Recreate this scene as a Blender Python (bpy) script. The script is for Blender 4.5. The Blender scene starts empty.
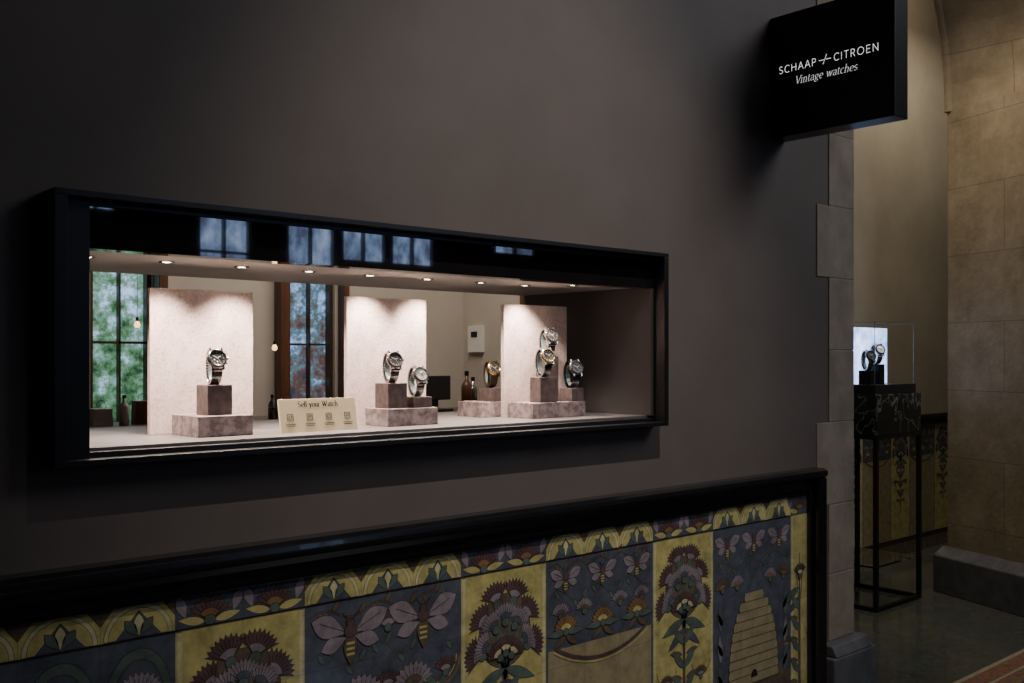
import bpy, math, random
from mathutils import Matrix, Vector
random.seed(4)
S=bpy.context.scene
COL=S.collection
pi=math.pi

# ---------------------------------------------------------------- materials
def newmat(name):
    m=bpy.data.materials.new(name); m.use_nodes=True
    nt=m.node_tree; b=nt.nodes.get('Principled BSDF')
    return m,nt,b
def coords(nt,scale=(1,1,1)):
    tc=nt.nodes.new('ShaderNodeTexCoord'); mp=nt.nodes.new('ShaderNodeMapping')
    mp.inputs['Scale'].default_value=scale
    nt.links.new(tc.outputs['Object'],mp.inputs['Vector']); return mp.outputs['Vector']
def mixrgb(nt,fac,a,b,mode='MIX'):
    n=nt.nodes.new('ShaderNodeMix'); n.data_type='RGBA'; n.blend_type=mode
    for sock,v in ((n.inputs[0],fac),(n.inputs[6],a),(n.inputs[7],b)):
        if isinstance(v,(int,float)): sock.default_value=v
        elif isinstance(v,tuple): sock.default_value=(v[0],v[1],v[2],1)
        else: nt.links.new(v,sock)
    return n.outputs[2]
def math_(nt,op,a,b=0.0,c=None):
    n=nt.nodes.new('ShaderNodeMath'); n.operation=op
    for i,v in enumerate((a,b,c)):
        if v is None: continue
        if isinstance(v,(int,float)): n.inputs[i].default_value=v
        else: nt.links.new(v,n.inputs[i])
    return n.outputs[0]
def noise(nt,vec,scale,detail=4,rough=.6):
    n=nt.nodes.new('ShaderNodeTexNoise'); n.inputs['Scale'].default_value=scale
    n.inputs['Detail'].default_value=detail; n.inputs['Roughness'].default_value=rough
    nt.links.new(vec,n.inputs['Vector']); return n.outputs['Fac']
def ramp(nt,fac,stops):
    r=nt.nodes.new('ShaderNodeValToRGB'); cr=r.color_ramp
    while len(cr.elements)<len(stops): cr.elements.new(.5)
    for e,(p,c) in zip(cr.elements,stops):
        e.position=p; e.color=(c[0],c[1],c[2],1)
    nt.links.new(fac,r.inputs[0]); return r.outputs[0]
def bump(nt,b,h,strength,dist=.002):
    n=nt.nodes.new('ShaderNodeBump'); n.inputs['Strength'].default_value=strength
    n.inputs['Distance'].default_value=dist
    nt.links.new(h,n.inputs['Height']); nt.links.new(n.outputs[0],b.inputs['Normal'])
def surf(name,c1,c2,scale=8,rough=.6,metal=0,bmp=0,stretch=(1,1,1),lo=.35,hi=.65,bscale=None,coat=0):
    m,nt,b=newmat(name); v=coords(nt,stretch); f=noise(nt,v,scale)
    nt.links.new(ramp(nt,f,[(lo,c1),(hi,c2)]),b.inputs['Base Color'])
    b.inputs['Roughness'].default_value=rough; b.inputs['Metallic'].default_value=metal
    b.inputs['Coat Weight'].default_value=coat
    if bmp: bump(nt,b,noise(nt,v,bscale or scale*4),bmp)
    return m
def emis(name,c,s,c2=None,scale=10):
    m,nt,b=newmat(name); b.inputs['Base Color'].default_value=(*c,1)
    v=coords(nt); f=noise(nt,v,scale)
    nt.links.new(ramp(nt,f,[(.3,c),(.7,c2 or c)]),b.inputs['Emission Color'])
    b.inputs['Emission Strength'].default_value=s; b.inputs['Roughness'].default_value=.5
    return m
def glassmat(name,ior=1.5,tr=1.0):
    m,nt,b=newmat(name); b.inputs['Base Color'].default_value=(1,1,1,1)
    b.inputs['Transmission Weight'].default_value=tr; b.inputs['Roughness'].default_value=0.0
    b.inputs['IOR'].default_value=ior
    return m

M={}
M['plaster']=surf('wall_plaster',(.128,.103,.089),(.147,.120,.104),3,.62,bmp=.12,bscale=120)
M['plaster_warm']=surf('warm_plaster',(.34,.295,.235),(.40,.345,.275),2.2,.8,bmp=.2,bscale=60)
M['white_wall']=surf('shop_wall_paint',(.38,.335,.29),(.43,.38,.33),3,.8)
M['dark']=surf('dark_side_lining',(.060,.051,.050),(.072,.062,.060),5,.6)
M['black']=surf('black_lacquer',(.008,.008,.010),(.014,.013,.015),12,.22,coat=.3)
M['frameblack']=surf('black_frame_paint',(.007,.007,.008),(.011,.010,.011),12,.38)
M['blackmatte']=surf('black_satin',(.006,.006,.007),(.010,.010,.012),12,.35)
M['valance']=surf('valance_mirror_black',(.010,.009,.010),(.014,.012,.013),9,.012,coat=1)  # mirror gloss added to the dark fascia, replacing reflections of the omitted front pane
M['white']=surf('soffit_white',(.31,.295,.28),(.35,.335,.32),5,.6)
M['whiteplastic']=surf('white_plastic',(.60,.58,.54),(.65,.63,.59),9,.4)
M['deck']=surf('deck_stone',(.105,.095,.092),(.14,.128,.123),14,.42,bmp=.1)
M['plinth']=surf('mauve_stone_plinth',(.13,.095,.093),(.30,.235,.23),46,.7,bmp=.3,lo=.4,hi=.6)
M['block']=surf('brown_mauve_stone_block',(.05,.033,.030),(.105,.073,.068),46,.7,bmp=.2)
M['steel']=surf('watch_steel',(.20,.195,.19),(.38,.365,.35),30,.2,metal=1)
M['steeldark']=surf('blackened_steel',(.03,.03,.035),(.05,.05,.055),30,.35,metal=1)
M['gold']=surf('watch_gold',(.62,.40,.16),(.75,.5,.22),30,.25,metal=1)
M['leather']=surf('leather_strap',(.035,.02,.012),(.06,.035,.02),60,.55,bmp=.3)
M['dialblack']=surf('dial_black',(.003,.003,.004),(.005,.005,.006),30,.6)
M['dialwhite']=surf('dial_white',(.50,.48,.43),(.58,.56,.5),30,.5)
M['dialblue']=surf('dial_blue',(.005,.008,.022),(.007,.011,.03),30,.6)
M['lume']=surf('dial_lume',(.30,.30,.25),(.34,.34,.29),30,.5)
M['card']=surf('cream_card',(.60,.50,.30),(.66,.56,.35),20,.6)
M['ink']=surf('brown_ink',(.02,.013,.008),(.03,.018,.01),20,.6)
M['wood']=surf('red_brown_wood',(.055,.020,.010),(.10,.038,.018),9,.4,stretch=(6,6,.5))
M['darkwood']=surf('dark_walnut',(.03,.016,.010),(.055,.03,.018),9,.4,stretch=(1,6,6))
M['signtext']=emis('sign_letter_light',(.9,.9,.92),1.4)
M['signtext2']=emis('sign_script_light',(.85,.85,.88),.9)
M['lamp']=emis('downlight_glow',(1,.82,.62),40)
M['bulb']=emis('bulb_glow',(1,.60,.26),3)
M['glass2']=glassmat('thin_glass',1.25)
M['edge']=surf('glass_edge',(.12,.16,.155),(.18,.23,.22),20,.2)
M['stone']=surf('sandstone_quoin',(.25,.20,.15),(.38,.31,.235),6,.85,bmp=.6,bscale=45)
M['bluestone']=surf('grey_plinth_stone',(.08,.082,.088),(.13,.13,.135),12,.6,bmp=.3)
M['metal']=surf('black_metal_bar',(.02,.02,.02),(.035,.033,.03),20,.3,metal=.6)
m,nt,b=newmat('mottled_pink_stone'); v=coords(nt)
c=mixrgb(nt,ramp(nt,noise(nt,v,16,8,.8),[(.35,(0,0,0)),(.65,(1,1,1))]),(.68,.55,.505),(.43,.315,.285))
f=noise(nt,v,150,3,.7)
sp_=ramp(nt,f,[(.36,(.55,.50,.49)),(.46,(1,1,1))])
c=mixrgb(nt,.8,c,sp_,'MULTIPLY'); nt.links.new(c,b.inputs['Base Color']); b.inputs['Roughness'].default_value=.75
bump(nt,b,f,.2); M['panel']=m

m,nt,b=newmat('veined_black_marble'); v=coords(nt)
vo=nt.nodes.new('ShaderNodeTexVoronoi'); vo.feature='DISTANCE_TO_EDGE'; vo.inputs['Scale'].default_value=7
nz_=nt.nodes.new('ShaderNodeTexNoise'); nz_.inputs['Scale'].default_value=6; nz_.inputs['Detail'].default_value=7; nt.links.new(v,nz_.inputs['Vector'])
vv=mixrgb(nt,.4,v,nz_.outputs['Color']); nt.links.new(vv,vo.inputs['Vector'])
nt.links.new(ramp(nt,vo.outputs['Distance'],[(0,(.34,.40,.37)),(.012,(.05,.06,.055)),(.07,(.009,.012,.011))]),b.inputs['Base Color'])
b.inputs['Roughness'].default_value=.12; M['marble']=m
def ashlar(name,c1,c2,cm,ux,bw,rh):
    m,nt,b=newmat(name)
    tc=nt.nodes.new('ShaderNodeTexCoord'); sp=nt.nodes.new('ShaderNodeSeparateXYZ'); nt.links.new(tc.outputs['Object'],sp.inputs[0])
    cb=nt.nodes.new('ShaderNodeCombineXYZ'); nt.links.new(sp.outputs[ux],cb.inputs[0]); nt.links.new(sp.outputs['Z'],cb.inputs[1])
    br=nt.nodes.new('ShaderNodeTexBrick'); br.inputs['Scale'].default_value=1; br.inputs['Mortar Size'].default_value=.003
    br.inputs['Brick Width'].default_value=bw; br.inputs['Row Height'].default_value=rh
    br.inputs['Color1'].default_value=(*c1,1); br.inputs['Color2'].default_value=(*c2,1); br.inputs['Mortar'].default_value=(*cm,1)
    nt.links.new(cb.outputs[0],br.inputs['Vector'])
    f=noise(nt,tc.outputs['Object'],3.5,9,.75)
    c=mixrgb(nt,.85,br.outputs['Color'],ramp(nt,f,[(.32,(.48,.44,.38)),(.66,(1.0,.99,.97))]),'MULTIPLY')
    nt.links.new(c,b.inputs['Base Color']); b.inputs['Roughness'].default_value=.85
    bump(nt,b,noise(nt,tc.outputs['Object'],30,6),.7,.004); return m
M['ashlar']=ashlar('sandstone_ashlar',(.43,.345,.235),(.37,.30,.205),(.26,.21,.15),'Y',.9,.46)
def terrazzo(name,c1,c2,rough,tile):
    m,nt,b=newmat(name); tc=nt.nodes.new('ShaderNodeTexCoord'); v=tc.outputs['Object']
    vo=nt.nodes.new('ShaderNodeTexVoronoi'); vo.inputs['Scale'].default_value=60; nt.links.new(v,vo.inputs['Vector'])
    c=mixrgb(nt,noise(nt,v,4),c1,c2); c=mixrgb(nt,.4,c,vo.outputs['Color'],'OVERLAY')
    sp=nt.nodes.new('ShaderNodeSeparateXYZ'); nt.links.new(v,sp.inputs[0])
    gx=math_(nt,'PINGPONG',sp.outputs['X'],tile/2); gy=math_(nt,'PINGPONG',sp.outputs['Y'],tile/2)
    l=math_(nt,'LESS_THAN',math_(nt,'MINIMUM',gx,gy),.002)
    c=mixrgb(nt,l,c,(.01,.01,.01)); nt.links.new(c,b.inputs['Base Color']); b.inputs['Roughness'].default_value=rough; return m
M['floor']=terrazzo('dark_terrazzo',(.05,.045,.042),(.08,.07,.062),.2,.6)
M['floor2']=terrazzo('green_black_stone_floor',(.065,.072,.060),(.115,.118,.098),.11,1.1)
M['floor2'].node_tree.nodes['Principled BSDF'].inputs['Specular IOR Level'].default_value=.9
M['band']=terrazzo('brown_stone_band',(.24,.12,.07),(.30,.17,.11),.22,1.2)
M['bandlight']=surf('pale_floor_inlay',(.36,.30,.22),(.42,.36,.27),20,.3)
def tile(name,c,var=.35,rough=.07):
    m,nt,b=newmat('glazed_tile_'+name); tc=nt.nodes.new('ShaderNodeTexCoord'); v=tc.outputs['Object']
    f=noise(nt,v,22,5,.7)
    lo=tuple(x*(1-var) for x in c); hi=tuple(min(1,x*(1+var)) for x in c)
    col=ramp(nt,f,[(.3,lo),(.7,hi)])
    sp=nt.nodes.new('ShaderNodeSeparateXYZ'); nt.links.new(v,sp.inputs[0])
    gx=math_(nt,'PINGPONG',math_(nt,'SUBTRACT',sp.outputs['X'],.10),.075)
    gz=math_(nt,'PINGPONG',math_(nt,'SUBTRACT',sp.outputs['Z'],.14),.075)
    l=math_(nt,'LESS_THAN',math_(nt,'MINIMUM',gx,gz),.0005)
    col=mixrgb(nt,math_(nt,'MULTIPLY',l,.6),col,(.035,.03,.022)); nt.links.new(col,b.inputs['Base Color'])
    b.inputs['Roughness'].default_value=rough; b.inputs['Coat Weight'].default_value=1; b.inputs['Coat Roughness'].default_value=.03
    bump(nt,b,noise(nt,v,45,2),.15,.001); return m
TM=[tile('outline',(.030,.022,.019)),tile('ochre',(.55,.48,.18)),tile('slate',(.095,.105,.132)),
    tile('maroon',(.125,.075,.075)),tile('teal',(.115,.155,.13)),tile('cream',(.62,.57,.32)),
    tile('rust',(.26,.15,.07)),tile('mauve',(.28,.23,.25)),tile('brown',(.15,.11,.075)),tile('sand',(.36,.30,.165),.25)]
OUT,OCH,SLA,MAR,TEA,CRE,RUS,MAU,BRO,SAN=range(10)
def daymat(name,s,stops,scale=7):
    m,nt,b=newmat(name); v=coords(nt); f=noise(nt,v,scale,8,.7)
    sp=nt.nodes.new('ShaderNodeSeparateXYZ'); nt.links.new(v,sp.inputs[0])
    g=math_(nt,'MULTIPLY_ADD',sp.outputs['Z'],.22,-.36)
    f=math_(nt,'ADD',f,g)
    c=ramp(nt,f,stops)
    nt.links.new(c,b.inputs['Emission Color']); b.inputs['Emission Strength'].default_value=s
    b.inputs['Base Color'].default_value=(.02,.02,.02,1); b.inputs['Roughness'].default_value=.1; return m
M['day']=daymat('garden_daylight',1.6,[(.36,(.010,.03,.02)),(.46,(.05,.13,.06)),(.56,(.14,.26,.22)),(.66,(.42,.62,.95))],14)
M['day2']=daymat('street_daylight',1.3,[(.36,(.02,.03,.06)),(.45,(.09,.05,.04)),(.54,(.07,.15,.20)),(.64,(.32,.50,.9))],11)
def skymat(name,s,stops,scale):
    m,nt,b=newmat(name); v=coords(nt,(1,1,.5)); f=noise(nt,v,scale,6,.75)
    nt.links.new(ramp(nt,f,stops),b.inputs['Emission Color']); b.inputs['Emission Strength'].default_value=s
    b.inputs['Base Color'].default_value=(.02,.02,.02,1); b.inputs['Roughness'].default_value=.1; return m
M['daysky']=skymat('blue_daylight',6.5,[(.34,(.03,.04,.07)),(.46,(.10,.13,.22)),(.54,(.22,.32,.55)),(.66,(.5,.62,.9))],3.2)
m,nt,b=newmat('lit_backdrop'); v=coords(nt); f=noise(nt,v,14,4)
nt.links.new(ramp(nt,f,[(.35,(.10,.20,.58)),(.68,(.45,.62,1.0))]),b.inputs['Emission Color']); b.inputs['Emission Strength'].default_value=3.0
M['screen']=m

# ---------------------------------------------------------------- mesh builder
class MB:
    def __init__(s): s.v=[];s.f=[];s.m=[];s.sm=[]
    def add(s,vs,fs,m=0,T=None,smooth=False):
        o=len(s.v)
        for p in vs:
            p=Vector(p)
            s.v.append(T@p if T else p)
        for f in fs: s.f.append(tuple(i+o for i in f)); s.m.append(m); s.sm.append(smooth)
    def box(s,x0,x1,y0,y1,z0,z1,m=0,T=None):
        vs=[(x,y,z) for x in (x0,x1) for y in (y0,y1) for z in (z0,z1)]
        s.add(vs,[(0,1,3,2),(4,6,7,5),(0,4,5,1),(2,3,7,6),(0,2,6,4),(1,5,7,3)],m,T)
    def lathe(s,prof,n=32,m=0,T=None,smooth=True,closed=False):
        vs=[];fs=[]
        for r,z in prof:
            for i in range(n):
                a=2*pi*i/n; vs.append((r*math.cos(a),r*math.sin(a),z))
        k=len(prof)
        rng=range(k if closed else k-1)
        for j in rng:
            j2=(j+1)%k
            for i in range(n):
                i2=(i+1)%n; fs.append((j*n+i,j*n+i2,j2*n+i2,j2*n+i))
        s.add(vs,fs,m,T,smooth)
    def cyl(s,r,z0,z1,n=24,m=0,T=None,smooth=True):
        vs=[(r*math.cos(2*pi*i/n),r*math.sin(2*pi*i/n),z) for z in (z0,z1) for i in range(n)]
        s.add(vs,[(i,(i+1)%n,n+(i+1)%n,n+i) for i in range(n)],m,T,smooth)
        s.add(vs,[tuple(range(n))[::-1],tuple(range(n,2*n))],m,T)
    def prism(s,poly,a,b,axis='Z',m=0,T=None):
        n=len(poly)
        def mk(p,h):
            return {'Z':(p[0],p[1],h),'X':(h,p[0],p[1]),'Y':(p[0],h,p[1])}[axis]
        vs=[mk(p,h) for h in (a,b) for p in poly]
        s.add(vs,[(i,(i+1)%n,n+(i+1)%n,n+i) for i in range(n)]+[tuple(range(n))[::-1],tuple(range(n,2*n))],m,T)
    def build(s,name,mats,parent=None,origin=(0,0,0),bevel=0,**props):
        o0=Vector(origin)
        me=bpy.data.meshes.new(name); me.from_pydata([tuple(p-o0) for p in s.v],[],s.f)
        for mt in mats: me.materials.append(mt)
        for p,mi,sm in zip(me.polygons,s.m,s.sm): p.material_index=mi; p.use_smooth=sm
        import bmesh
        bm=bmesh.new(); bm.from_mesh(me)
        if props.pop('fixn',True): bmesh.ops.recalc_face_normals(bm,faces=bm.faces)
        bm.to_mesh(me); bm.free(); me.update()
        ob=bpy.data.objects.new(name,me); COL.objects.link(ob)
        if parent: ob.parent=parent
        else: ob.location=o0
        if bevel:
            md=ob.modifiers.new('bevel','BEVEL'); md.width=bevel; md.segments=2; md.limit_method='ANGLE'; md.angle_limit=.7
        for k,v in props.items(): ob[k]=v
        return ob
def empty(name,loc,rot=(0,0,0),**props):
    e=bpy.data.objects.new(name,None); e.location=loc; e.rotation_euler=rot; e.empty_display_size=.05
    COL.objects.link(e)
    for k,v in props.items(): e[k]=v
    return e
def frameT(o,x,y,z):
    return Matrix(((x[0],y[0],z[0],o[0]),(x[1],y[1],z[1],o[1]),(x[2],y[2],z[2],o[2]),(0,0,0,1)))
def ar(cx,cy,rx,ry,a0,a1,n=14):
    return [(cx+rx*math.cos(math.radians(a0+(a1-a0)*i/n)),cy+ry*math.sin(math.radians(a0+(a1-a0)*i/n))) for i in range(n+1)]
SERIF={
'a':([ar(.17,.32,.12,.13,160,0)+[(.29,.06),(.36,.0)],ar(.17,.13,.12,.13,70,330)],.41),
'c':([ar(.20,.225,.16,.225,50,310)],.40),
'e':([[(.05,.24),(.34,.24)]+ar(.20,.225,.15,.225,10,310)],.42),
'g':([ar(.18,.29,.13,.15,0,360),[(.29,.42),(.37,.44)],[(.12,.15),(.08,.09),(.14,.04),(.28,.02),(.33,-.06),(.30,-.14),(.18,-.2),(.06,-.15),(.06,-.05),(.14,.03)]],.42),
'h':([[(.0,.70),(.07,.72),(.07,0)],[(.0,0),(.14,0)],[(.07,.33)]+ar(.20,.31,.12,.14,150,0)+[(.32,0)],[(.26,0),(.39,0)]],.45),
'i':([[(.0,.43),(.08,.45),(.08,0)],[(.01,0),(.16,0)],[(.06,.61),(.09,.64)]],.23),
'l':([[(.0,.70),(.07,.72),(.07,0)],[(0,0),(.14,0)]],.22),
'n':([[(.0,.43),(.07,.45),(.07,0)],[(0,0),(.14,0)],[(.07,.33)]+ar(.20,.31,.12,.14,150,0)+[(.32,0)],[(.26,0),(.39,0)]],.45),
'o':([ar(.20,.225,.16,.225,0,360)],.44),
'r':([[(0,.43),(.07,.45),(.07,0)],[(0,0),(.15,0)],[(.07,.33),(.14,.43),(.24,.44)]],.30),
's':([ar(.15,.335,.11,.11,30,270)+ar(.15,.115,.12,.115,90,-150)],.33),
't':([[(.09,.58),(.09,.08),(.14,0),(.22,.03)],[(.0,.44),(.20,.44)]],.27),
'u':([[(0,.44),(.07,.45),(.07,.14)]+ar(.18,.13,.11,.13,180,330),[(.25,.44),(.31,.45),(.31,0),(.38,.01)]],.43),
'w':([[(.0,.44),(.11,.44)],[(.05,.44),(.17,0),(.29,.44)],[(.29,.44),(.41,0),(.53,.44)],[(.47,.44),(.58,.44)]],.62),
'y':([[(0,.44),(.11,.44)],[(.05,.44),(.20,.02)],[(.34,.44),(.15,-.14),(.06,-.2),(.0,-.17)],[(.28,.44),(.40,.44)]],.43),
'S':([ar(.22,.51,.16,.17,30,270)+ar(.22,.17,.17,.17,90,-150)],.49),
'W':([[(.0,.68),(.15,.68)],[(.07,.68),(.25,0),(.43,.62)],[(.37,.68),(.56,0),(.77,.68)],[(.69,.68),(.84,.68)]],.87),
'V':([[(0,.68),(.16,.68)],[(.07,.68),(.29,0),(.52,.68)],[(.44,.68),(.60,.68)]],.56),' ':([],.26)}
CAPS={
'S':([ar(.22,.51,.17,.17,35,270)+ar(.22,.17,.19,.17,90,-145)],.50),
'C':([ar(.34,.34,.30,.34,48,312,20)],.66),
'H':([[(.04,0),(.04,.68)],[(.52,0),(.52,.68)],[(.04,.36),(.52,.36)]],.66),
'A':([[(0,0),(.28,.68),(.56,0)],[(.10,.24),(.46,.24)]],.64),
'P':([[(.04,0),(.04,.68),(.22,.68)]+ar(.22,.50,.19,.18,90,-90)+[(.04,.32)]],.52),
'I':([[(.04,0),(.04,.68)]],.18),
'T':([[(0,.68),(.50,.68)],[(.25,.68),(.25,0)]],.58),
'R':([[(.04,0),(.04,.68),(.22,.68)]+ar(.22,.50,.19,.18,90,-90)+[(.04,.32)],[(.22,.32),(.45,0)]],.56),
'O':([ar(.36,.34,.33,.34,0,360,26)],.82),
'E':([[(.42,.68),(.04,.68),(.04,0),(.42,0)],[(.04,.36),(.38,.36)]],.54),
'N':([[(.04,0),(.04,.68),(.54,0),(.54,.68)]],.62)}
def lettering(name,body,T,width,cap,mat,parent,font,nib,shear=0,track=0,even=False):
    """width: total width in metres, cap: capital height in metres"""
    ks=cap/.68; adv=sum(font[c][1]+track for c in body)-track; kx=width/adv
    mb=MB(); x=0
    def seg(p,q,lay):
        if even:
            dx,dy=q[0]-p[0],q[1]-p[1]; l=math.hypot(dx,dy)+1e-9; nx,ny=-dy/l*nib/2,dx/l*nib/2; ex,ey=dx/l*nib*.3,dy/l*nib*.3
            pts=[(p[0]+nx-ex,p[1]+ny-ey),(p[0]-nx-ex,p[1]-ny-ey),(q[0]-nx+ex,q[1]-ny+ey),(q[0]+nx+ex,q[1]+ny+ey)]
            polys=[pts]
        else:
            a=math.radians(18); nx,ny=nib/2*math.cos(a),nib/2*math.sin(a); h=nib*.16
            dx,dy=q[0]-p[0],q[1]-p[1]; l=math.hypot(dx,dy)+1e-9; mx,my=-dy/l*h,dx/l*h
            polys=[[(p[0]-nx,p[1]-ny),(p[0]+nx,p[1]+ny),(q[0]+nx,q[1]+ny),(q[0]-nx,q[1]-ny)],
                   [(p[0]+mx,p[1]+my),(p[0]-mx,p[1]-my),(q[0]-mx,q[1]-my),(q[0]+mx,q[1]+my)]]
        for i,pl in enumerate(polys):
            ar_=sum(pl[j][0]*pl[(j+1)%4][1]-pl[(j+1)%4][0]*pl[j][1] for j in range(4))
            if ar_<0: pl=pl[::-1]
            mb.add([(u,v_,lay+i*.00002) for u,v_ in pl],[(0,1,2,3)],0,T)
    for c in body:
        st,ad=font[c]
        for s_ in st:
            P=[((x+px)*kx+shear*py*ks,py*ks) for px,py in s_]
            for i,(p,q) in enumerate(zip(P,P[1:])): seg(p,q,.0006+.00001*(i%3))
        x+=ad+track
    return mb.build(name,[mat],parent,fixn=False)

# ---------------------------------------------------------------- room shell
HX0,HX1,HZ0,HZ1=.622,2.356,1.412,1.9
mb=MB()
for a in ((-3,HX0,0,6),(HX1,3.373,0,6),(HX0,HX1,0,HZ0),(HX0,HX1,HZ1,6)):
    mb.box(a[0],a[1],2.0,2.15,a[2],a[3])
mb.build('wall_front',[M['plaster']],kind='structure')
mb=MB()
zs=[.54,.79,1.05,1.36,1.63,1.90,2.17,2.44,2.75,3.02,3.3]
for i in range(len(zs)-1):
    wide = zs[i] in (1.05,1.90,2.75)
    x0=3.29 if wide else 3.373
    mb.box(x0,3.553,1.995,2.35,zs[i]+.001,zs[i+1]-.001)
mb.box(3.38,3.549,1.997,2.345,0,6)
mb.build('trim_1',[M['stone']],bevel=.003,kind='structure')
mb=MB(); mb.box(3.30,3.60,1.93,2.38,0,.50); mb.prism([(1.93,.50),(1.95,.54),(2.37,.54),(2.38,.50)],3.32,3.58,'X')
mb.build('trim_2',[M['bluestone']],bevel=.006,kind='structure')
mb=MB(); mb.box(3.40,3.50,2.36,4.3,0,3); mb.build('wall_shop_side',[M['white_wall']],kind='structure')
mb=MB(); mb.box(3.51,3.60,2.40,4.1,0,5.5); mb.build('wall_passage_side',[M['plaster_warm']],kind='structure')
mb=MB(); mb.box(-1.0,-.9,2.15,4.3,0,3); mb.build('wall_shop_far',[M['white_wall']],kind='structure')
mb=MB()
WY=4.2
SW=((1.44,1.70),(2.35,2.60))
for a,b_ in ((-1.0,1.44),(1.70,2.35),(2.60,3.40)): mb.box(a,b_,WY,WY+.1,0,3)
for a,b_ in SW:
    mb.box(a,b_,WY,WY+.1,0,1.0); mb.box(a,b_,WY,WY+.1,2.5,3)
mb.build('wall_shop_back',[M['white_wall']],kind='structure')
mb=MB(); mb.box(-1,3.5,2.15,4.3,3.0,3.1); mb.build('ceiling',[M['white']],kind='structure')
k=1
for a,b_ in SW:
    mb=MB()
    mb.box(a,b_,WY+.07,WY+.08,1.0,2.5,1)
    for x in (a,b_-.018): mb.box(x,x+.018,WY+.02,WY+.06,1.0,2.5)
    for z in (1.0,1.66,2.1,2.48): mb.box(a,b_,WY+.025,WY+.055,z,z+.010)
    mb.box((a+b_)/2-.004,(a+b_)/2+.004,WY+.025,WY+.055,1.0,2.5)
    mb.build('window_%d'%k,[M['darkwood'],M['day' if k==1 else 'day2']],kind='structure'); k+=1
mb=MB(); mb.box(3.60,10.5,3.96,4.06,0,5.5); mb.build('wall_passage_back',[M['plaster_warm']],kind='structure')
mb=MB(); mb.box(-4,10.5,-4,2.0,-.05,0); mb.build('floor',[M['floor']],kind='structure')
mb=MB(); mb.box(3.5,10.5,2.2,3.96,-.05,0); mb.build('floor_passage',[M['floor2']],kind='structure')
mb=MB(); mb.box(-1,3.5,2.0,4.3,-.05,0); mb.build('floor_shop',[M['darkwood']],kind='structure')
mb=MB(); mb.box(3.5,10.5,2.0,2.20,-.05,0,0); mb.box(3.5,10.5,2.20,2.225,-.05,0.0005,1); mb.box(3.5,10.5,2.09,2.105,-.05,0.0005,1)
mb.build('trim_3',[M['band'],M['bandlight']],kind='structure')
A=Vector((6.86,3.15)); d=Vector((-.36,-.93)).normalized(); B=A+d*1.5
mb=MB(); mb.prism([(A.x,A.y),(B.x,B.y),(8.2,B.y),(8.2,A.y)],0,3.3,'Z')
n=Vector((-.93,.36)).normalized()
cx,R=5.2,1.65
prof=[]
N=28
for i in range(N+1):
    a=pi*i/N; prof.append((cx+R*math.cos(a),3.3+R*math.sin(a)))
vs=[];fs=[]
for (x,z) in prof:
    t=max(0,(x-cx)/R)
    y0=2.35 if t<=0 else 2.35-(.6)*t
    ox=cx+(x-cx)*1.3; oz=3.3+(z-3.3)*1.3
    vs+=[(x,y0,z),(x,3.15,z),(ox,3.15,oz),(ox,y0,oz)]
for i in range(N):
    for q in range(4):
        fs.append((i*4+q,i*4+(q+1)%4,(i+1)*4+(q+1)%4,(i+1)*4+q))
mb.add(vs,fs,0)
mb.box(6.85,8.2,2.0,3.15,3.3,6)
for off,rr in ((.02,.035),(.14,.02)):
    vs=[];fs=[]
    for i in range(N+1):
        a=pi*i/N
        for q in range(8):
            b2=2*pi*q/8; r2=R+off+rr*math.cos(b2)
            vs.append((cx+r2*math.cos(a),3.15-.01+rr*math.sin(b2)-.0,3.3+r2*math.sin(a)))
    for i in range(N):
        for q in range(8): fs.append((i*8+q,i*8+(q+1)%8,(i+1)*8+(q+1)%8,(i+1)*8+q))
    mb.add(vs,fs,0,None,True)
mb.build('wall_pier',[M['ashlar']],kind='structure')
mb=MB()
A2=A+n*.13+Vector((0,0)); B2=B+n*.13
mb.prism([(A2.x,A2.y),(B2.x,B2.y),(B.x+.05,B.y-.1),(A.x+.05,A.y+.04)],0,.25,'Z')
vs=[(A2.x,A2.y,.25),(B2.x,B2.y,.25),(B.x,B.y,.25),(A.x,A.y+.03,.25),(A2.x+.1,A2.y-.02,.30),(B2.x+.1,B2.y,.30),(B.x,B.y,.30),(A.x,A.y,.30)]
mb.add(vs,[(0,1,5,4),(4,5,6,7),(0,4,7,3),(1,2,6,5),(2,3,7,6),(0,3,2,1)])
mb.build('baseboard_pier',[M['bluestone']],bevel=.006,kind='structure')
# opposite side of the hall, mirrored in the glossy valance
mb=MB()
wins=[(2.62,2.95),(3.62,4.10),(4.45,4.95),(5.02,5.52),(5.58,6.1),(6.9,7.5)]
zr=[(2.75,3.4),(2.05,3.4),(1.3,3.4),(2.50,3.0),(2.50,3.0),(2.7,3.1)]
edges=[-4]
for (a,b_),(z0,z1) in zip(wins,zr):
    mb.box(edges[-1],a,-4.1,-4,0,4.2); mb.box(a,b_,-4.1,-4,0,z0); mb.box(a,b_,-4.1,-4,z1,4.2); edges.append(b_)
mb.box(edges[-1],10.5,-4.1,-4,0,4.2)
mb.build('wall_opposite',[M['wood']],kind='structure')
for (a,b_),(z0,z1) in zip(wins,zr):
    mb=MB(); mb.box(a,b_,-4.09,-4.08,z0,z1,1)
    nz=max(1,int((z1-z0)/.45))
    for i in range(nz+1):
        z=z0+(z1-z0-.02)*i/nz; mb.box(a,b_,-4.07,-4.02,z,z+.02)
    for x in (a,(a+b_)/2-.01,b_-.02): mb.box(x,x+.02,-4.07,-4.02,z0,z1)
    mb.build('window_%d'%k,[M['darkwood'],M['daysky']],kind='structure'); k+=1

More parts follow.
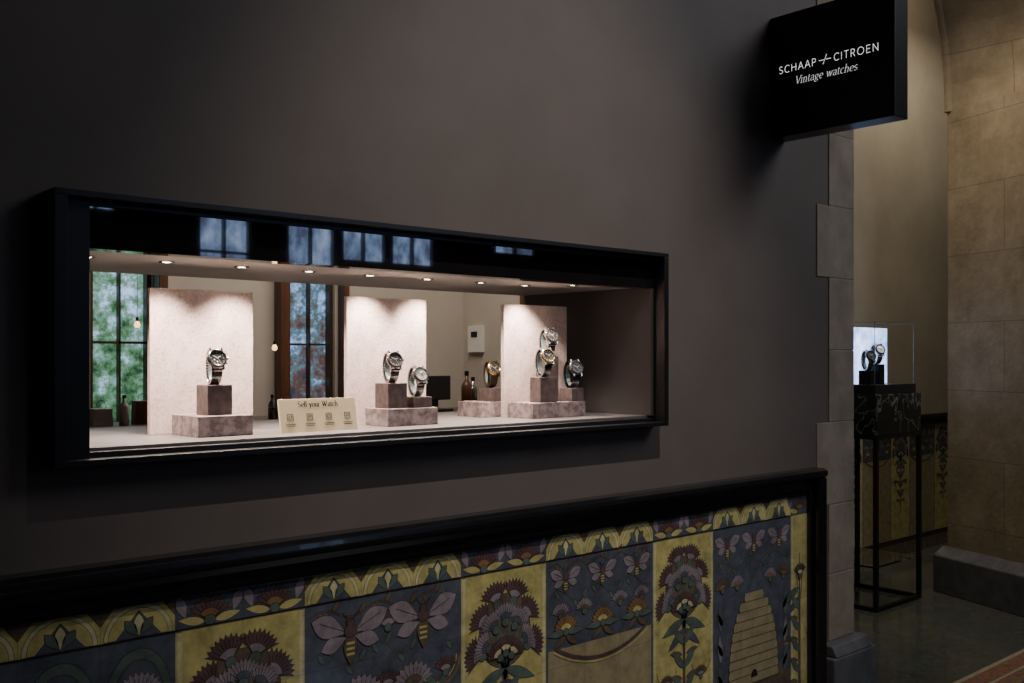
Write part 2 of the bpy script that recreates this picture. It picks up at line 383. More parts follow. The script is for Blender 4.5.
# ---------------------------------------------------------------- dado rail & trims
mb=MB()
prof=[(2.0,1.2),(1.955,1.2),(1.942,1.192),(1.94,1.178),(1.948,1.168),(1.962,1.16),(1.968,1.146),(1.968,1.128),(1.976,1.118),(1.976,1.108),(2.0,1.108)]
mb.prism(prof,-3,3.275,'X'); mb.build('trim_4',[M['black']],bevel=.002,kind='structure')
mb=MB(); mb.box(3.205,3.275,1.968,2.0,0,1.12); mb.box(3.222,3.275,1.945,1.97,0,1.165)
mb.build('trim_5',[M['black']],bevel=.003,kind='structure')
mb=MB(); mb.box(-3,3.205,1.96,2.0,0,.14); mb.build('baseboard_front',[M['black']],bevel=.004,kind='structure')

# ---------------------------------------------------------------- decorated tiles
class Tiles:
    def __init__(s,y,x0,x1): s.mb=MB(); s.y=y; s.x0=x0; s.x1=x1
    def poly(s,pts,m,L,outline=.0012):
        if min(p[0] for p in pts)<s.x0 or max(p[0] for p in pts)>s.x1:
            pts=[(min(max(p[0],s.x0),s.x1),p[1]) for p in pts]
        cx=sum(p[0] for p in pts)/len(pts); cz=sum(p[1] for p in pts)/len(pts)
        def put(q,mm,l):
            s.mb.add([(p[0],s.y-l*.00025,p[1]) for p in q],[tuple(range(len(q)))],mm)
        if outline:
            q=[]
            for p in pts:
                dx,dz=p[0]-cx,p[1]-cz; r=math.hypot(dx,dz)+1e-9; k=(r+outline)/r
                q.append((cx+dx*k,cz+dz*k))
            put(q,OUT,L); put(pts,m,L+.5)
        else: put(pts,m,L)
    def rect(s,x0,x1,z0,z1,m,L,outline=0):
        x0=max(x0,s.x0); x1=min(x1,s.x1)
        if x1-x0<.002: return
        s.poly([(x0,z0),(x1,z0),(x1,z1),(x0,z1)],m,L,outline)
    def ok(s,x,r=.0): return s.x0-r<x<s.x1+r
    def leaf(s,x,z,ang,l,w,m,L,outline=.0010,n=7,fat=.85):
        a=math.radians(ang); ux,uz=math.sin(a),math.cos(a); px,pz=uz,-ux
        if not (s.x0<x+ux*l<s.x1 and s.x0<x<s.x1): return
        L1=[];L2=[]
        for i in range(n+1):
            t=i/n; ww=w*.5*math.sin(pi*t**fat)
            L1.append((x+ux*l*t+px*ww,z+uz*l*t+pz*ww)); L2.append((x+ux*l*t-px*ww,z+uz*l*t-pz*ww))
        s.poly(L1+L2[::-1][1:-1],m,L,outline)
    def ell(s,x,z,rx,rz,m,L,rot=0,outline=.0010,a0=0,a1=360,n=18):
        if not (s.x0<x-rx and x+rx<s.x1): return
        r=math.radians(rot); pts=[]
        full=(a1-a0>=360)
        for i in range(n if full else n+1):
            a=math.radians(a0+(a1-a0)*i/n); ex,ez=rx*math.cos(a),rz*math.sin(a)
            pts.append((x+ex*math.cos(r)-ez*math.sin(r),z+ex*math.sin(r)+ez*math.cos(r)))
        s.poly(pts,m,L,outline)
    def line(s,pts,w,m,L):
        for (x0,z0),(x1,z1) in zip(pts,pts[1:]):
            dx,dz=x1-x0,z1-z0; l=math.hypot(dx,dz)+1e-9; px,pz=-dz/l*w/2,dx/l*w/2
            if not(s.ok(x0) and s.ok(x1)): continue
            s.poly([(x0+px,z0+pz),(x1+px,z1+pz),(x1-px,z1-pz),(x0-px,z0-pz)],m,L,0)
    def arc(s,x,z,r,a0,a1,w,m,L,n=14):
        s.line([(x+r*math.cos(math.radians(a0+(a1-a0)*i/n)),z+r*math.sin(math.radians(a0+(a1-a0)*i/n))) for i in range(n+1)],w,m,L)
    def vine(s,x0,x1,z,amp,per,m,L):
        pts=[]; n=int((x1-x0)/.012)
        for i in range(n+1):
            x=x0+(x1-x0)*i/n; pts.append((x,z+amp*math.sin((x-x0)/per*2*pi)))
        s.line(pts,.0045,OUT,L); s.line(pts,.0028,m,L+.4)
        for i in range(2,n,3):
            x,zz=pts[i]; up=1 if (i//3)%2 else -1
            s.leaf(x,zz,(35 if up>0 else 145),.030,.013,m,L+.6)
    def fan(s,x,z,ang,r,m1,m2,L,sp=62):
        if not (s.x0<x-r and x+r<s.x1): return
        n=9
        tips=[]
        for i in range(n+1):
            a=math.radians(ang-sp+2*sp*i/n)
            tips.append((x+math.sin(a)*r,z+math.cos(a)*r))
            if i<n:
                a=math.radians(ang-sp+2*sp*(i+.5)/n); tips.append((x+math.sin(a)*r*.82,z+math.cos(a)*r*.82))
        for i in range(0,len(tips)-2,2):
            s.poly([(x,z),tips[i+1],tips[i]],m1,L,.0013); s.poly([(x,z),tips[i+2],tips[i+1]],m1,L+.02,.0013)
        for i in range(n):
            a=math.radians(ang-sp+2*sp*(i+.5)/n)
            s.line([(x,z),(x+math.sin(a)*r*.78,z+math.cos(a)*r*.78)],.0012,OUT,L+1)
        pts=[(x,z)]+[(x+math.sin(math.radians(ang-sp*.8+1.6*sp*i/6))*r*.48,z+math.cos(math.radians(ang-sp*.8+1.6*sp*i/6))*r*.48) for i in range(7)]
        s.poly(pts[::-1],m2,L+1.4,.0010)
        s.ell(x,z,r*.22,r*.2,TEA,L+2.2)
    def bee(s,x,z,r,L,wing=MAU):
        for sg in (-1,1):
            s.leaf(x+sg*r*.1,z+r*.06,sg*66,r*1.12,r*.58,wing,L,fat=1.3)
            s.leaf(x+sg*r*.1,z-r*.02,sg*108,r*.80,r*.40,wing,L+.6,fat=1.3)
            s.line([(x+sg*r*.15,z+r*.12),(x+sg*r*.9,z+r*.44)],.0012,OUT,L+1.6)
            s.line([(x,z+r*.35),(x+sg*r*.25,z+r*.6)],.0015,OUT,L+1)
        s.leaf(x,z+r*.1,180,r*.85,r*.40,BRO,L+2)
        for q in (-.5,-.36,-.22): s.rect(x-r*.12,x+r*.12,z+q*r,z+q*r+r*.06,OCH,L+3)
        s.ell(x,z+r*.12,r*.19,r*.17,MAR,L+3.2); s.ell(x,z+r*.33,r*.11,r*.10,MAR,L+3.4)
    def strip_arch(s,x,z):
        s.rect(x,x+.15,z,z+.075,OCH,1)
        s.ell(x+.075,z+.004,.069,.066,CRE,2,a0=0,a1=180)
        s.ell(x+.075,z+.004,.060,.057,OCH,3,a0=0,a1=180)
        s.poly([(x+.030,z+.004),(x+.120,z+.004),(x+.075,z+.056)],SLA,4)
        for k,m in ((-40,TEA),(40,TEA),(0,CRE)): s.leaf(x+.075,z+.006,k,.044,.020,m,5.2,fat=1.3)
        s.poly([(x,z+.073),(x,z+.035),(x+.030,z+.073)],BRO,2.5); s.poly([(x+.15,z+.073),(x+.120,z+.073),(x+.15,z+.035)],BRO,2.5)
        s.line([(x,z+.0735),(x+.15,z+.0735)],.003,OUT,7); s.line([(x,z+.0015),(x+.15,z+.0015)],.003,OUT,7)
    def strip_dark(s,x,w,z):
        s.rect(x,x+w,z,z+.075,SLA,1)
        for cx in ((x+w/4,x+3*w/4) if w>.2 else (x+w/2,)):
            s.fan(cx,z+.012,0,.052,MAR,RUS,3,70)
            for sg in (-1,1): s.leaf(cx+sg*.01,z+.010,sg*80,.060,.018,OCH,2.4)
            for sg in (-1,1): s.leaf(cx+sg*.070,z+.070,sg*-160,.05,.022,MAU,2.2)
        s.line([(x,z+.0735),(x+w,z+.0735)],.003,OUT,7); s.line([(x,z+.0015),(x+w,z+.0015)],.003,OUT,7)
    def bush(s,x,w,zt,zb):
        s.rect(x,x+w,zb,zt,OCH,1); cx=x+w/2
        s.rect(x+.004,x+.014,zb,zt-.004,CRE,2,.001); s.rect(x+w-.014,x+w-.004,zb,zt-.004,CRE,2,.001)
        base=zt-.29; big=w>.2
        if big: s.ell(cx,base+.13,.090,.098,BRO,2.4,n=26)
        for sg in (-1,0,1): s.line([(cx+sg*.006,base-.36),(cx+sg*.004,base-.02),(cx+sg*.02,base+.08)],.005,BRO,3)
        def tier(ks,rx,rz,z0,r,m1,m2,L):
            for k in ks:
                if not big and abs(k)>5: continue
                a=math.radians(k); ex,ez=cx+math.sin(a)*rx,z0+math.cos(a)*rz
                s.line([(cx,base),(cx+math.sin(a)*rx*.4,z0+math.cos(a)*rz*.25),(ex,ez)],.0055,TEA,3.2)
                s.fan(ex,ez,k*.9,r,m1,m2,L-abs(k)*.004,sp=54)
        tier((-84,-52,52,84,-20,20),.080,.152,base+.060,.062,MAR,MAU,4)
        tier((-70,70,-34,34,0),.058,.094,base+.058,.055,MAU,SLA,8)
        tier((-40,40,0),.03,.04,base+.030,.048,MAR,CRE,12)
        for sg in (-1,1):
            s.leaf(cx,base+.03,sg*112,.115,.030,TEA,5); s.leaf(cx,base+.0,sg*128,.10,.026,SLA,5.5)
        for j in range(4):
            zz=base-.05-j*.075
            for sg in (-1,1):
                s.leaf(cx,zz,sg*42,.085,.024,TEA,6+j*.1); s.leaf(cx+sg*.01,zz-.03,sg*80,.06,.018,BRO,6)
        for sg in (-1,1):
            s.arc(cx+sg*.085,base-.12,.045,(180 if sg>0 else 0),(360 if sg>0 else -180),.004,RUS,4)
            s.fan(cx+sg*.085,base-.17,0,.040,BRO,MAU,4)
    def wide(s,x,zt,zb,kind):
        w=.45
        s.rect(x,x+w,zb,zt,SLA,1)
        if kind==0:      # two large bees woven into vines and blossoms
            s.vine(x+.01,x+w-.01,zt-.135,.022,.15,TEA,2)
            s.vine(x+.01,x+w-.01,zt-.030,.012,.15,BRO,2)
            for cx in (x+.12,x+.33): s.bee(cx,zt-.085,.092,6)
            s.fan(x+.225,zt-.085,0,.046,MAR,MAU,5,75)
            for cx in (x+.03+.025,x+.395): s.leaf(cx,zt-.02,180,.05,.02,TEA,4)
            for cx in (x+.15,x+.30): s.fan(cx,zt-.245,0,.066,MAU,BRO,6,70)
            for cx in (x+.05,x+.225,x+.40): s.fan(cx,zt-.230,0,.044,MAR,MAU,4)
            for i in range(3):
                cx=x+.075+.15*i
                s.arc(cx,zt-.19,.072,180,360,.006,RUS,3); s.arc(cx,zt-.19,.060,180,360,.003,OCH,3)
                for sg in (-1,1): s.leaf(cx,zt-.272,sg*35,.07,.022,TEA,3.5)
            for i in range(3):
                cx=x+.075+.15*i
                for k in (-62,-32,0,32,62): s.leaf(cx,zt-.40,k,.13,.040,(BRO,RUS,OCH,RUS,BRO)[int(round(k/31))+2],3+.1*i)
                s.fan(cx,zt-.38,0,.06,MAU,TEA,8)
                for k in (-40,0,40): s.leaf(cx,zt-.56,k,.14,.045,TEA if k else OCH,3)
        elif kind==1:    # blossoms and vines over plain ochre field
            s.rect(x+.008,x+w-.008,zb,zt-.25,SAN,2)
            s.vine(x+.01,x+w-.01,zt-.105,.02,.15,TEA,3)
            s.vine(x+.01,x+w-.01,zt-.020,.009,.09,BRO,3)
            for i in range(3):
                cx=x+.075+.15*i
                s.bee(cx,zt-.060,.054,5)
                s.fan(cx,zt-.205,0,.050,RUS,OCH,9,75)
                for sg in (-1,1):
                    s.leaf(cx,zt-.205,sg*92,.070,.020,TEA,8); s.leaf(cx,zt-.215,sg*125,.055,.018,BRO,8)
            for cx in (x+.055,x+.15,x+.30,x+.395): s.fan(cx,zt-.160,0,.040,MAU,BRO,6,70)
            s.arc(x+w/2,zt+.06,.36,238,302,.010,MAR,7,20); s.arc(x+w/2,zt+.06,.372,238,302,.004,OCH,7,20)
        elif kind==2:    # wide banded skep beehive among bees and leaves
            s.vine(x+.01,x+w-.01,zt-.125,.016,.15,TEA,2)
            for i in range(3): s.bee(x+.075+.15*i,zt-.064,.060,4)
            for cx in (x+.05,x+.13,x+.32,x+.40): s.fan(cx,zt-.205,(x+.225-cx)*-60,.044,MAU if abs(cx-x-.225)<.1 else BRO,RUS,6,70)
            s.rect(x+.008,x+w-.008,zb,zt-.53,BRO,2)
            cx=x+w/2; z0=zt-.54
            f=lambda t:.142*math.sqrt(max(.02,1-t**2.2))
            for j in range(10):
                a1=f((j+.35)/10)
                s.poly([(cx-a1,z0+j*.031),(cx+a1,z0+j*.031),(cx+a1+.003,z0+j*.031+.015),(cx+a1*.97,z0+j*.031+.029),(cx-a1*.97,z0+j*.031+.029),(cx-a1-.003,z0+j*.031+.015)],SAN,9+.02*j,.0014)
                s.line([(cx-a1*.97,z0+j*.031),(cx+a1*.97,z0+j*.031)],.0028,BRO,11)
            s.ell(cx,z0+.020,.018,.024,OUT,13,a0=0,a1=180)
            for sg in (-1,1):
                for q in range(3): s.leaf(cx+sg*.185,z0+.0+.10*q,sg*4,.095,.026,(TEA,MAU)[q%2],6); s.leaf(cx+sg*.175,z0+.02+.10*q,sg*30,.05,.018,BRO,6)
        else:            # arches and berries
            for i in range(3):
                cx=x+.075+.15*i
                s.ell(cx,zt-.12,.066,.10,TEA,2.5,a0=0,a1=180); s.ell(cx,zt-.12,.05,.078,SLA,3.4,a0=0,a1=180)
                s.fan(cx,zt-.12,0,.055,MAU,BRO,5)
                for k in (-50,0,50): s.leaf(cx,zt-.30,k,.11,.04,MAU if k else OCH,4)
                s.bee(cx,zt-.40,.066,6)
    def build(s,label,cat):
        return s.mb.build('tiled_dado',TM,fixn=False,label=label,category=cat)
def orient(ob):
    me=ob.data
    for p in me.polygons:
        if p.normal.y>0.0: p.flip()
    me.update()
ZT=1.04
def dado(y,x0,x1,start,label,n,top=1.112,kinds=(1,2,3,0)):
    T=Tiles(y,x0,x1)
    T.mb.box(x0,x1,y,y+.0145,.0,top,BRO)
    T.rect(x0,x1,.1,top,OUT,.5)
    for i in range(n):
        x=start+.75*i
        if x>x1: break
        if x+.45>x0:
            T.wide(x,ZT,.14,kinds[i%4])
            for j in range(3):
                if x+.15*j+.02<x1: T.strip_arch(x+.15*j,ZT)
        if x+.45<x1:
            w=min(.30,x1-(x+.45))
            T.bush(x+.45,w,ZT,.14); T.strip_dark(x+.45,w,ZT)
    ob=T.build(label,'tiles'); orient(ob); return ob
T1=dado(1.985,-1.10,3.21,-1.10,'glazed art nouveau wall tiles with bees, blossoms and a beehive',6)
T2=dado(3.945,3.61,9.6,3.40,'glazed yellow and blue floral tiles along the passage wall',9,1.06,(1,1,1,1))
mb=MB(); mb.prism([(3.96,1.13),(3.915,1.13),(3.905,1.11),(3.925,1.08),(3.925,1.05),(3.96,1.05)],3.61,9.6,'X')
mb.build('trim_6',[M['black']],kind='structure')

# ---------------------------------------------------------------- display cabinet in the wall
cab=empty('display_cabinet',(1.489,2.25,1.412),label='long black-framed built-in display case set in grey wall',category='display case')
O=(1.489,2.25,1.412)
X0,X1,Zb,Zt=.602,2.376,1.395,1.917
mb=MB()
def bars(mb,x0,x1,z0,z1,wl,wr,wb,wt,y0,y1):
    mb.box(x0,x1,y0,y1,z0,z0+wb); mb.box(x0,x1,y0,y1,z1-wt,z1)
    mb.box(x0,x0+wl,y0,y1,z0+wb,z1-wt); mb.box(x1-wr,x1,y0,y1,z0+wb,z1-wt)
bars(mb,X0,X1,Zb,Zt,.024,.020,.012,.012,1.944,1.9995)
mb.box(X0+.023,X0+.073,1.970,1.9995,Zb+.011,Zt-.011); mb.box(X0+.023,X1-.019,1.978,1.9995,Zb+.011,Zb+.023); mb.box(X0+.023,X1-.019,1.980,1.9995,Zt-.023,Zt-.011)
mb.build('frame',[M['frameblack']],cab,O,bevel=.0010)
CB=2.56
mb=MB(); mb.box(.625,2.353,2.001,CB,1.4135,1.425); mb.build('deck',[M['deck']],cab,O,bevel=.001)
mb=MB(); mb.box(.625,2.353,2.03,CB,1.816,1.828); mb.build('soffit',[M['white']],cab,O)
mb=MB(); mb.box(.625,2.353,1.985,2.028,1.812,1.898); mb.build('valance',[M['valance']],cab,O)
for x in (.625,2.341):
    mb=MB(); mb.box(x,x+.012,2.0285,CB,1.4255,1.8159); mb.box(x,x+.012,2.0015 if x<1 else 1.985,2.0285,1.4255,1.8115); mb.build('side_panel',[M['dark']],cab,O)
def spot(name,loc,tgt,e,col,ang,blend=.6,size=.02):
    l=bpy.data.lights.new(name,'SPOT'); l.energy=e; l.color=col; l.spot_size=math.radians(ang); l.spot_blend=blend; l.shadow_soft_size=size
    o=bpy.data.objects.new(name,l); COL.objects.link(o); o.location=loc
    o.rotation_euler=(Vector(tgt)-Vector(loc)).to_track_quat('-Z','Y').to_euler(); return o
dl=[(.914,2.18),(1.095,2.18),(1.275,2.18),(1.455,2.18),(1.64,2.18),(1.83,2.18),(2.0,2.18),(2.10,2.08),(.74,2.18)]
for x,y in dl:
    mb=MB(); T=Matrix.Translation((x,y,1.8155))
    mb.lathe([(.011,-.001),(.016,-.003),(.018,-.001),(.018,0),(.011,0)],20,0,T,closed=True)
    mb.cyl(.0105,-.0015,-.0005,16,1,T)
    mb.build('downlight',[M['steel'],M['lamp']],cab,O,label='small round recessed spotlight')
    spot('case_lamp',(x,y-.03,1.811),(x,y+.0,1.42),22.0 if x<2.05 else 4,(1,.81,.69),105,.8,.012)

for x0,x1,y in ((.900,1.155,2.24),(1.41,1.666,2.22),(1.953,2.215,2.22)):
    mb=MB(); mb.box(x0,x1,y,y+.014,1.425,1.76)
    mb.build('backdrop_panel',[M['panel']],None,((x0+x1)/2,y+.007,1.425),bevel=.001,label='upright pinkish stone backdrop board standing on display deck',category='panel',group='backdrop boards in display case')
def plinth(x0,x1,y0,y1,z0,z1,lab,grp):
    mb=MB(); mb.box(x0,x1,y0,y1,z0,z1)
    mb.build('display_plinth',[M['plinth' if grp==g1 else 'block']],None,((x0+x1)/2,(y0+y1)/2,z0),bevel=.0012,label=lab,category='display stand',group=grp)
g1='low plinths in display case'; g2='watch blocks in display case'
plinth(.9465,1.078,2.09,2.23,1.425,1.471,'low square mauve stone plinth before backdrop board',g1)
plinth(1.456,1.615,2.10,2.205,1.425,1.470,'low wide mauve stone plinth before backdrop board',g1)
plinth(1.958,2.175,2.10,2.21,1.425,1.470,'long low mauve stone plinth carrying three blocks',g1)
plinth(1.890,2.00,2.245,2.36,1.425,1.470,'low mauve stone plinth partly behind backdrop board',g1)
plinth(.983,1.042,2.12,2.18,1.471,1.539,'small upright stone block carrying a steel watch',g2)
plinth(1.470,1.530,2.12,2.18,1.470,1.535,'tall stone block carrying a black-dial watch',g2)
plinth(1.545,1.603,2.11,2.17,1.470,1.498,'short stone block carrying a white-dial watch',g2)
plinth(1.997,2.066,2.11,2.155,1.470,1.544,'tall stone block at the front of long plinth',g2)
plinth(2.070,2.120,2.160,2.208,1.470,1.605,'tallest stone block against backdrop board',g2)
plinth(2.122,2.172,2.105,2.158,1.470,1.510,'short stone block carrying a dark watch',g2)
plinth(1.930,1.980,2.255,2.31,1.470,1.511,'short stone block beside backdrop board',g2)

def watch(loc,yaw,dial,band,label,sc=1.0,chrono=False,bez=None,case=None,tilt=0,grp='wristwatches in display case'):
    case=case or M['steel']; bez=bez or case
    W=empty('wristwatch',loc,(0,0,math.radians(yaw)),label=label,category='watch',group=grp)
    W.scale=(sc,sc,sc)
    a,b_=.024,.036; cz=b_+.0022
    th0=math.radians(30)
    c=Vector((0,-a*math.cos(th0)-.001,cz+b_*math.sin(th0)))
    nrm=Vector((0,-math.cos(th0)/a,math.sin(th0)/b_)).normalized(); xx=Vector((1,0,0)); up=nrm.cross(xx).normalized()
    T=frameT(c,xx,up,nrm)
    mb=MB(); N=30
    for i in range(N):
        t0=th0+math.radians(38)+(2*pi-math.radians(76))*i/(N-1)
        p=Vector((0,-a*math.cos(t0),cz+b_*math.sin(t0))); nn=Vector((0,-math.cos(t0)/a,math.sin(t0)/b_)).normalized(); uu=nn.cross(xx)
        L=frameT(p,xx,uu,nn); h=.0031
        k=abs(2*i/(N-1)-1); w=.0094+.0022*k
        if band==M['leather']:
            mb.box(-w,w,-h*1.1,h*1.1,-.0018,.0018,0,L)
        else:
            mb.box(-w,-w*.42,-h*.88,h*.88,-.0018,.0018,0,L); mb.box(w*.42,w,-h*.88,h*.88,-.0018,.0018,0,L)
            mb.box(-w*.37,w*.37,-h*.88,h*.88,-.0018,.0022,0,L)
    mb.build('bracelet',[band],W)
    mb=MB()
    mb.lathe([(.0,-.006),(.016,-.006),(.0205,-.004),(.0218,.0),(.0210,.0032),(.0185,.0040),(.0,.0040)],36,0,T)
    for sx in (-1,1):
        for sy in (-1,1):
            pts=[(sx*.0148,sy*.012),(sx*.0105,sy*.014),(sx*.0112,sy*.0245),(sx*.0140,sy*.0245)]
            if sx*sy<0: pts=pts[::-1]
            mb.prism(pts,-.0050,.0024,'Z',0,T)
    mb.build('case',[case],W)
    mb=MB(); mb.lathe([(.0158,.0040),(.0205,.0040),(.0201,.0058),(.0160,.0068)],36,0,T,closed=True); mb.build('bezel',[bez],W)
    mb=MB(); mb.cyl(.0160,.0040,.0046,32,0,T)
    for q in range(12):
        R_=T@Matrix.Rotation(q*pi/6,4,'Z'); mb.box(-.0005 if q%3 else -.0009,.0005 if q%3 else .0009,.0122,.0144,.0046,.0050,1,R_)
    if chrono:
        for ang in (90,-90,180):
            R_=T@Matrix.Rotation(math.radians(ang),4,'Z')@Matrix.Translation((0,.0072,0))
            mb.lathe([(.0031,.0047),(.0039,.0047),(.0039,.0051),(.0031,.0051)],18,2,R_,closed=True)
    mb.build('dial',[dial,M['lume'] if dial!=M['dialwhite'] else M['dialblack'],M['dialblack'] if dial==M['dialwhite'] else M['steel']],W)
    mb=MB(); hm=M['lume'] if dial!=M['dialwhite'] else M['dialblack']
    for ang,l,w in ((60,.0078,.0008),(-62,.0120,.0006),(150,.013,.0003)):
        R_=T@Matrix.Rotation(math.radians(-ang),4,'Z'); mb.box(-w,w,-.0015,l,.0052,.0056,0,R_)
    mb.cyl(.0011,.0050,.0060,10,0,T); mb.build('hands',[hm],W)
    mb=MB(); Cx=T@Matrix.Translation((.0208,0,-.0005))@Matrix.Rotation(pi/2,4,'Y'); mb.cyl(.0028,0,.0038,14,0,Cx)
    mb.build('crown',[case],W)
    if chrono:
        for sg in (-1,1):
            mb=MB()
            P=T@Matrix.Rotation(sg*math.radians(28),4,'Z')@Matrix.Translation((.0206,0,-.0005))@Matrix.Rotation(pi/2,4,'Y'); mb.cyl(.0017,0,.0040,10,0,P)
            mb.build('pusher',[case],W)
    mb=MB(); vs=[];fs=[]
    K=28
    for i in range(K+1):
        t=th0+math.radians(60)+math.radians(240)*i/K
        for (s1,w) in ((.86,-.006),(.86,.006),(.78,.006),(.78,-.006)): vs.append((w,-a*s1*math.cos(t),cz+b_*s1*math.sin(t)))
    for i in range(K):
        for q in range(4): fs.append((i*4+q,i*4+(q+1)%4,(i+1)*4+(q+1)%4,(i+1)*4+q))
    fs+=[(0,1,2,3),(K*4+3,K*4+2,K*4+1,K*4)]
    mb.add(vs,fs); mb.build('holder',[M['edge']],W)
    return W
watch((1.012,2.152,1.539),-8,M['dialblack'],M['steel'],'steel chronograph wristwatch with dark dial on stone block',1.06,True,M['steel'])
watch((1.500,2.152,1.535),-8,M['dialblack'],M['steel'],'steel diving watch with black bezel on stone block',1.06,False,M['dialblack'])
watch((1.574,2.142,1.498),-5,M['dialwhite'],M['steel'],'steel chronograph wristwatch with white dial',1.04,True,M['dialblack'])
watch((1.955,2.284,1.511),-12,M['dialblack'],M['leather'],'gold wristwatch on dark leather strap',1.03,False,M['gold'],M['gold'])
watch((2.031,2.134,1.544),-10,M['dialblack'],M['steel'],'steel wristwatch with black dial on tall block',1.10,True,M['gold'])
watch((2.095,2.184,1.605),-10,M['dialblack'],M['steel'],'steel chronograph wristwatch on tallest block',1.10,True,M['dialblack'])
watch((2.147,2.132,1.510),-10,M['dialblue'],M['steel'],'steel wristwatch with dark blue dial on short block',1.08,False,M['dialblack'])

# card
cx,cy=1.252,2.085
card=empty('information_card',(cx,cy,1.425),(math.radians(-12),0,0),label='cream card with brown lettering and icons on display deck',category='sign')
mb=MB(); mb.box(-.105,.105,0,.005,0,.080); mb.build('card_board',[M['card']],card,bevel=.0008)
Tc=frameT((-.055,.0002,.060),(1,0,0),(0,0,1),(0,-1,0))
lettering('lettering','Sell your Watch',Tc,.110,.0130,M['ink'],card,SERIF,.0028)
for i in range(4):
    mb=MB()
    ix=-.078+.052*i; iz=.036
    mb.box(ix-.008,ix+.008,-.0007,0,iz-.008,iz-.007); mb.box(ix-.008,ix+.008,-.0007,0,iz+.007,iz+.008)
    mb.box(ix-.008,ix-.007,-.0007,0,iz-.007,iz+.007); mb.box(ix+.007,ix+.008,-.0007,0,iz-.007,iz+.007)
    if i%2==0:
        Tt=frameT((ix,0,iz),(1,0,0),(0,0,1),(0,-1,0)); mb.lathe([(.0035,.0001),(.0045,.0001),(.0045,.0007),(.0035,.0007)],16,0,Tt,closed=True)
    else:
        mb.box(ix-.004,ix+.004,-.0007,0,iz-.001,iz); mb.box(ix-.002,ix+.005,-.0007,0,iz+.002,iz+.003)
    for q in range(2): mb.box(ix-.014+.003*q,ix+.014-.003*q,-.0006,0,.019-.004*q,.0202-.004*q)
    mb.build('icon',[M['ink']],card)

# ---------------------------------------------------------------- projecting sign
sg=empty('projecting_sign',(3.0425,2.0,2.365),label='square black box sign with white lettering mounted on wall',category='sign')
SO=(3.0425,2.0,2.365)
mb=MB(); mb.box(3.0,3.085,1.545,1.999,2.365,2.785); mb.build('sign_box',[M['blackmatte']],sg,SO,bevel=.002)
def TS(y,z): return frameT((3.0-SO[0],y-SO[1],z-SO[2]),(0,-1,0),(0,0,1),(-1,0,0))
lettering('lettering','SCHAAP',TS(1.966,2.583),.145,.024,M['signtext'],sg,CAPS,.0014,even=True,track=.14)
lettering('lettering','CITROEN',TS(1.757,2.583),.158,.024,M['signtext'],sg,CAPS,.0014,even=True,track=.14)
lettering('lettering','Vintage watches',TS(1.905,2.536),.232,.026,M['signtext2'],sg,SERIF,.0018,shear=.22)
mb=MB(); T=TS(1.790,2.5955)
mb.box(-.022,-.004,-.0006,.0006,.0003,.0009,0,T); mb.box(.004,.022,-.0006,.0006,.0003,.0009,0,T)
mb.add([(-.0075,-.015,.0009),(-.0062,-.015,.0009),(.0075,.017,.0009),(.0062,.017,.0009)],[(0,1,2,3)],0,T)
mb.build('emblem',[M['signtext']],sg)

# ---------------------------------------------------------------- shop furniture behind the case
for (x0,x1) in ((1.70,1.74),(2.27,2.315),(2.61,2.64)):
    mb=MB(); mb.box(x0,x1,4.13,4.19,0,3.0); mb.box(x0-.012,x1+.012,4.11,4.19,0,.15); mb.box(x0-.012,x1+.012,4.11,4.19,2.9,3.0)
    mb.build('wooden_post',[M['wood']],None,((x0+x1)/2,4.16,0),bevel=.004,label='red-brown varnished wooden post by shop window',category='post',group='wooden window posts')
def cabinet(x0,x1,y0,y1,z,lab):
    e=empty('storage_cabinet',((x0+x1)/2,(y0+y1)/2,0),label=lab,category='cabinet'); o=tuple(e.location)
    mb=MB(); mb.box(x0,x1,y0+.02,y1,0.06,z-.03); mb.box(x0+.03,x1-.03,y0+.05,y1-.02,0,.06); mb.build('body',[M['darkwood']],e,o)
    mb=MB(); mb.box(x0-.01,x1+.01,y0,y1+.01,z-.03,z); mb.build('top_board',[M['darkwood']],e,o,bevel=.003)
    n=3; w=(x1-x0)/n
    for i in range(n):
        mb=MB(); mb.box(x0+w*i+.005,x0+w*(i+1)-.005,y0+.002,y0+.02,.08,z-.04); d_=mb.build('door',[M['darkwood']],e,o,bevel=.003)
        mb=MB(); mb.box(x0+w*i+.03,x0+w*i+.04,y0-.02,y0+.002,z*.5,z*.5+.12); mb.build('handle',[M['steel']],d_,o)
cabinet(.9,1.95,2.85,3.15,1.40,'dark walnut storage cabinet standing behind the display case')
cabinet(2.45,3.2,3.45,3.8,1.36,'dark walnut storage cabinet beside pale shop wall')
e=empty('computer_monitor',(2.76,3.6,1.36),label='small black monitor on stand on dark cabinet',category='monitor')
mb=MB(); mb.box(-.075,.075,-.01,.01,.05,.16); mb.build('screen',[M['blackmatte']],e,bevel=.004)
mb=MB(); mb.box(-.02,.02,.01,.025,0.01,.12); mb.box(-.06,.06,-.05,.06,0,.012); mb.build('stand',[M['blackmatte']],e,bevel=.003)
def bottle(x,y,z,h,r,mat,lab):
    e=empty('bottle',(x,y,z),label=lab,category='bottle')
    mb=MB(); mb.lathe([(0,0),(r,0),(r,h*.6),(r*.8,h*.68),(r*.35,h*.76),(r*.35,h*.9),(0,h*.9)],20); mb.build('body',[mat],e)
    mb=MB(); mb.cyl(r*.42,h*.9,h,14); mb.build('cap',[M['steeldark']],e)
bottle(1.12,2.98,1.40,.09,.014,M['white'],'small white bottle on dark cabinet')
bottle(1.60,2.97,1.40,.08,.013,M['steel'],'small metal bottle on dark cabinet')
bottle(2.92,3.58,1.36,.18,.025,M['wood'],'tall dark bottle on dark cabinet')
bottle(2.99,3.62,1.36,.15,.022,M['steel'],'short silver bottle on dark cabinet')
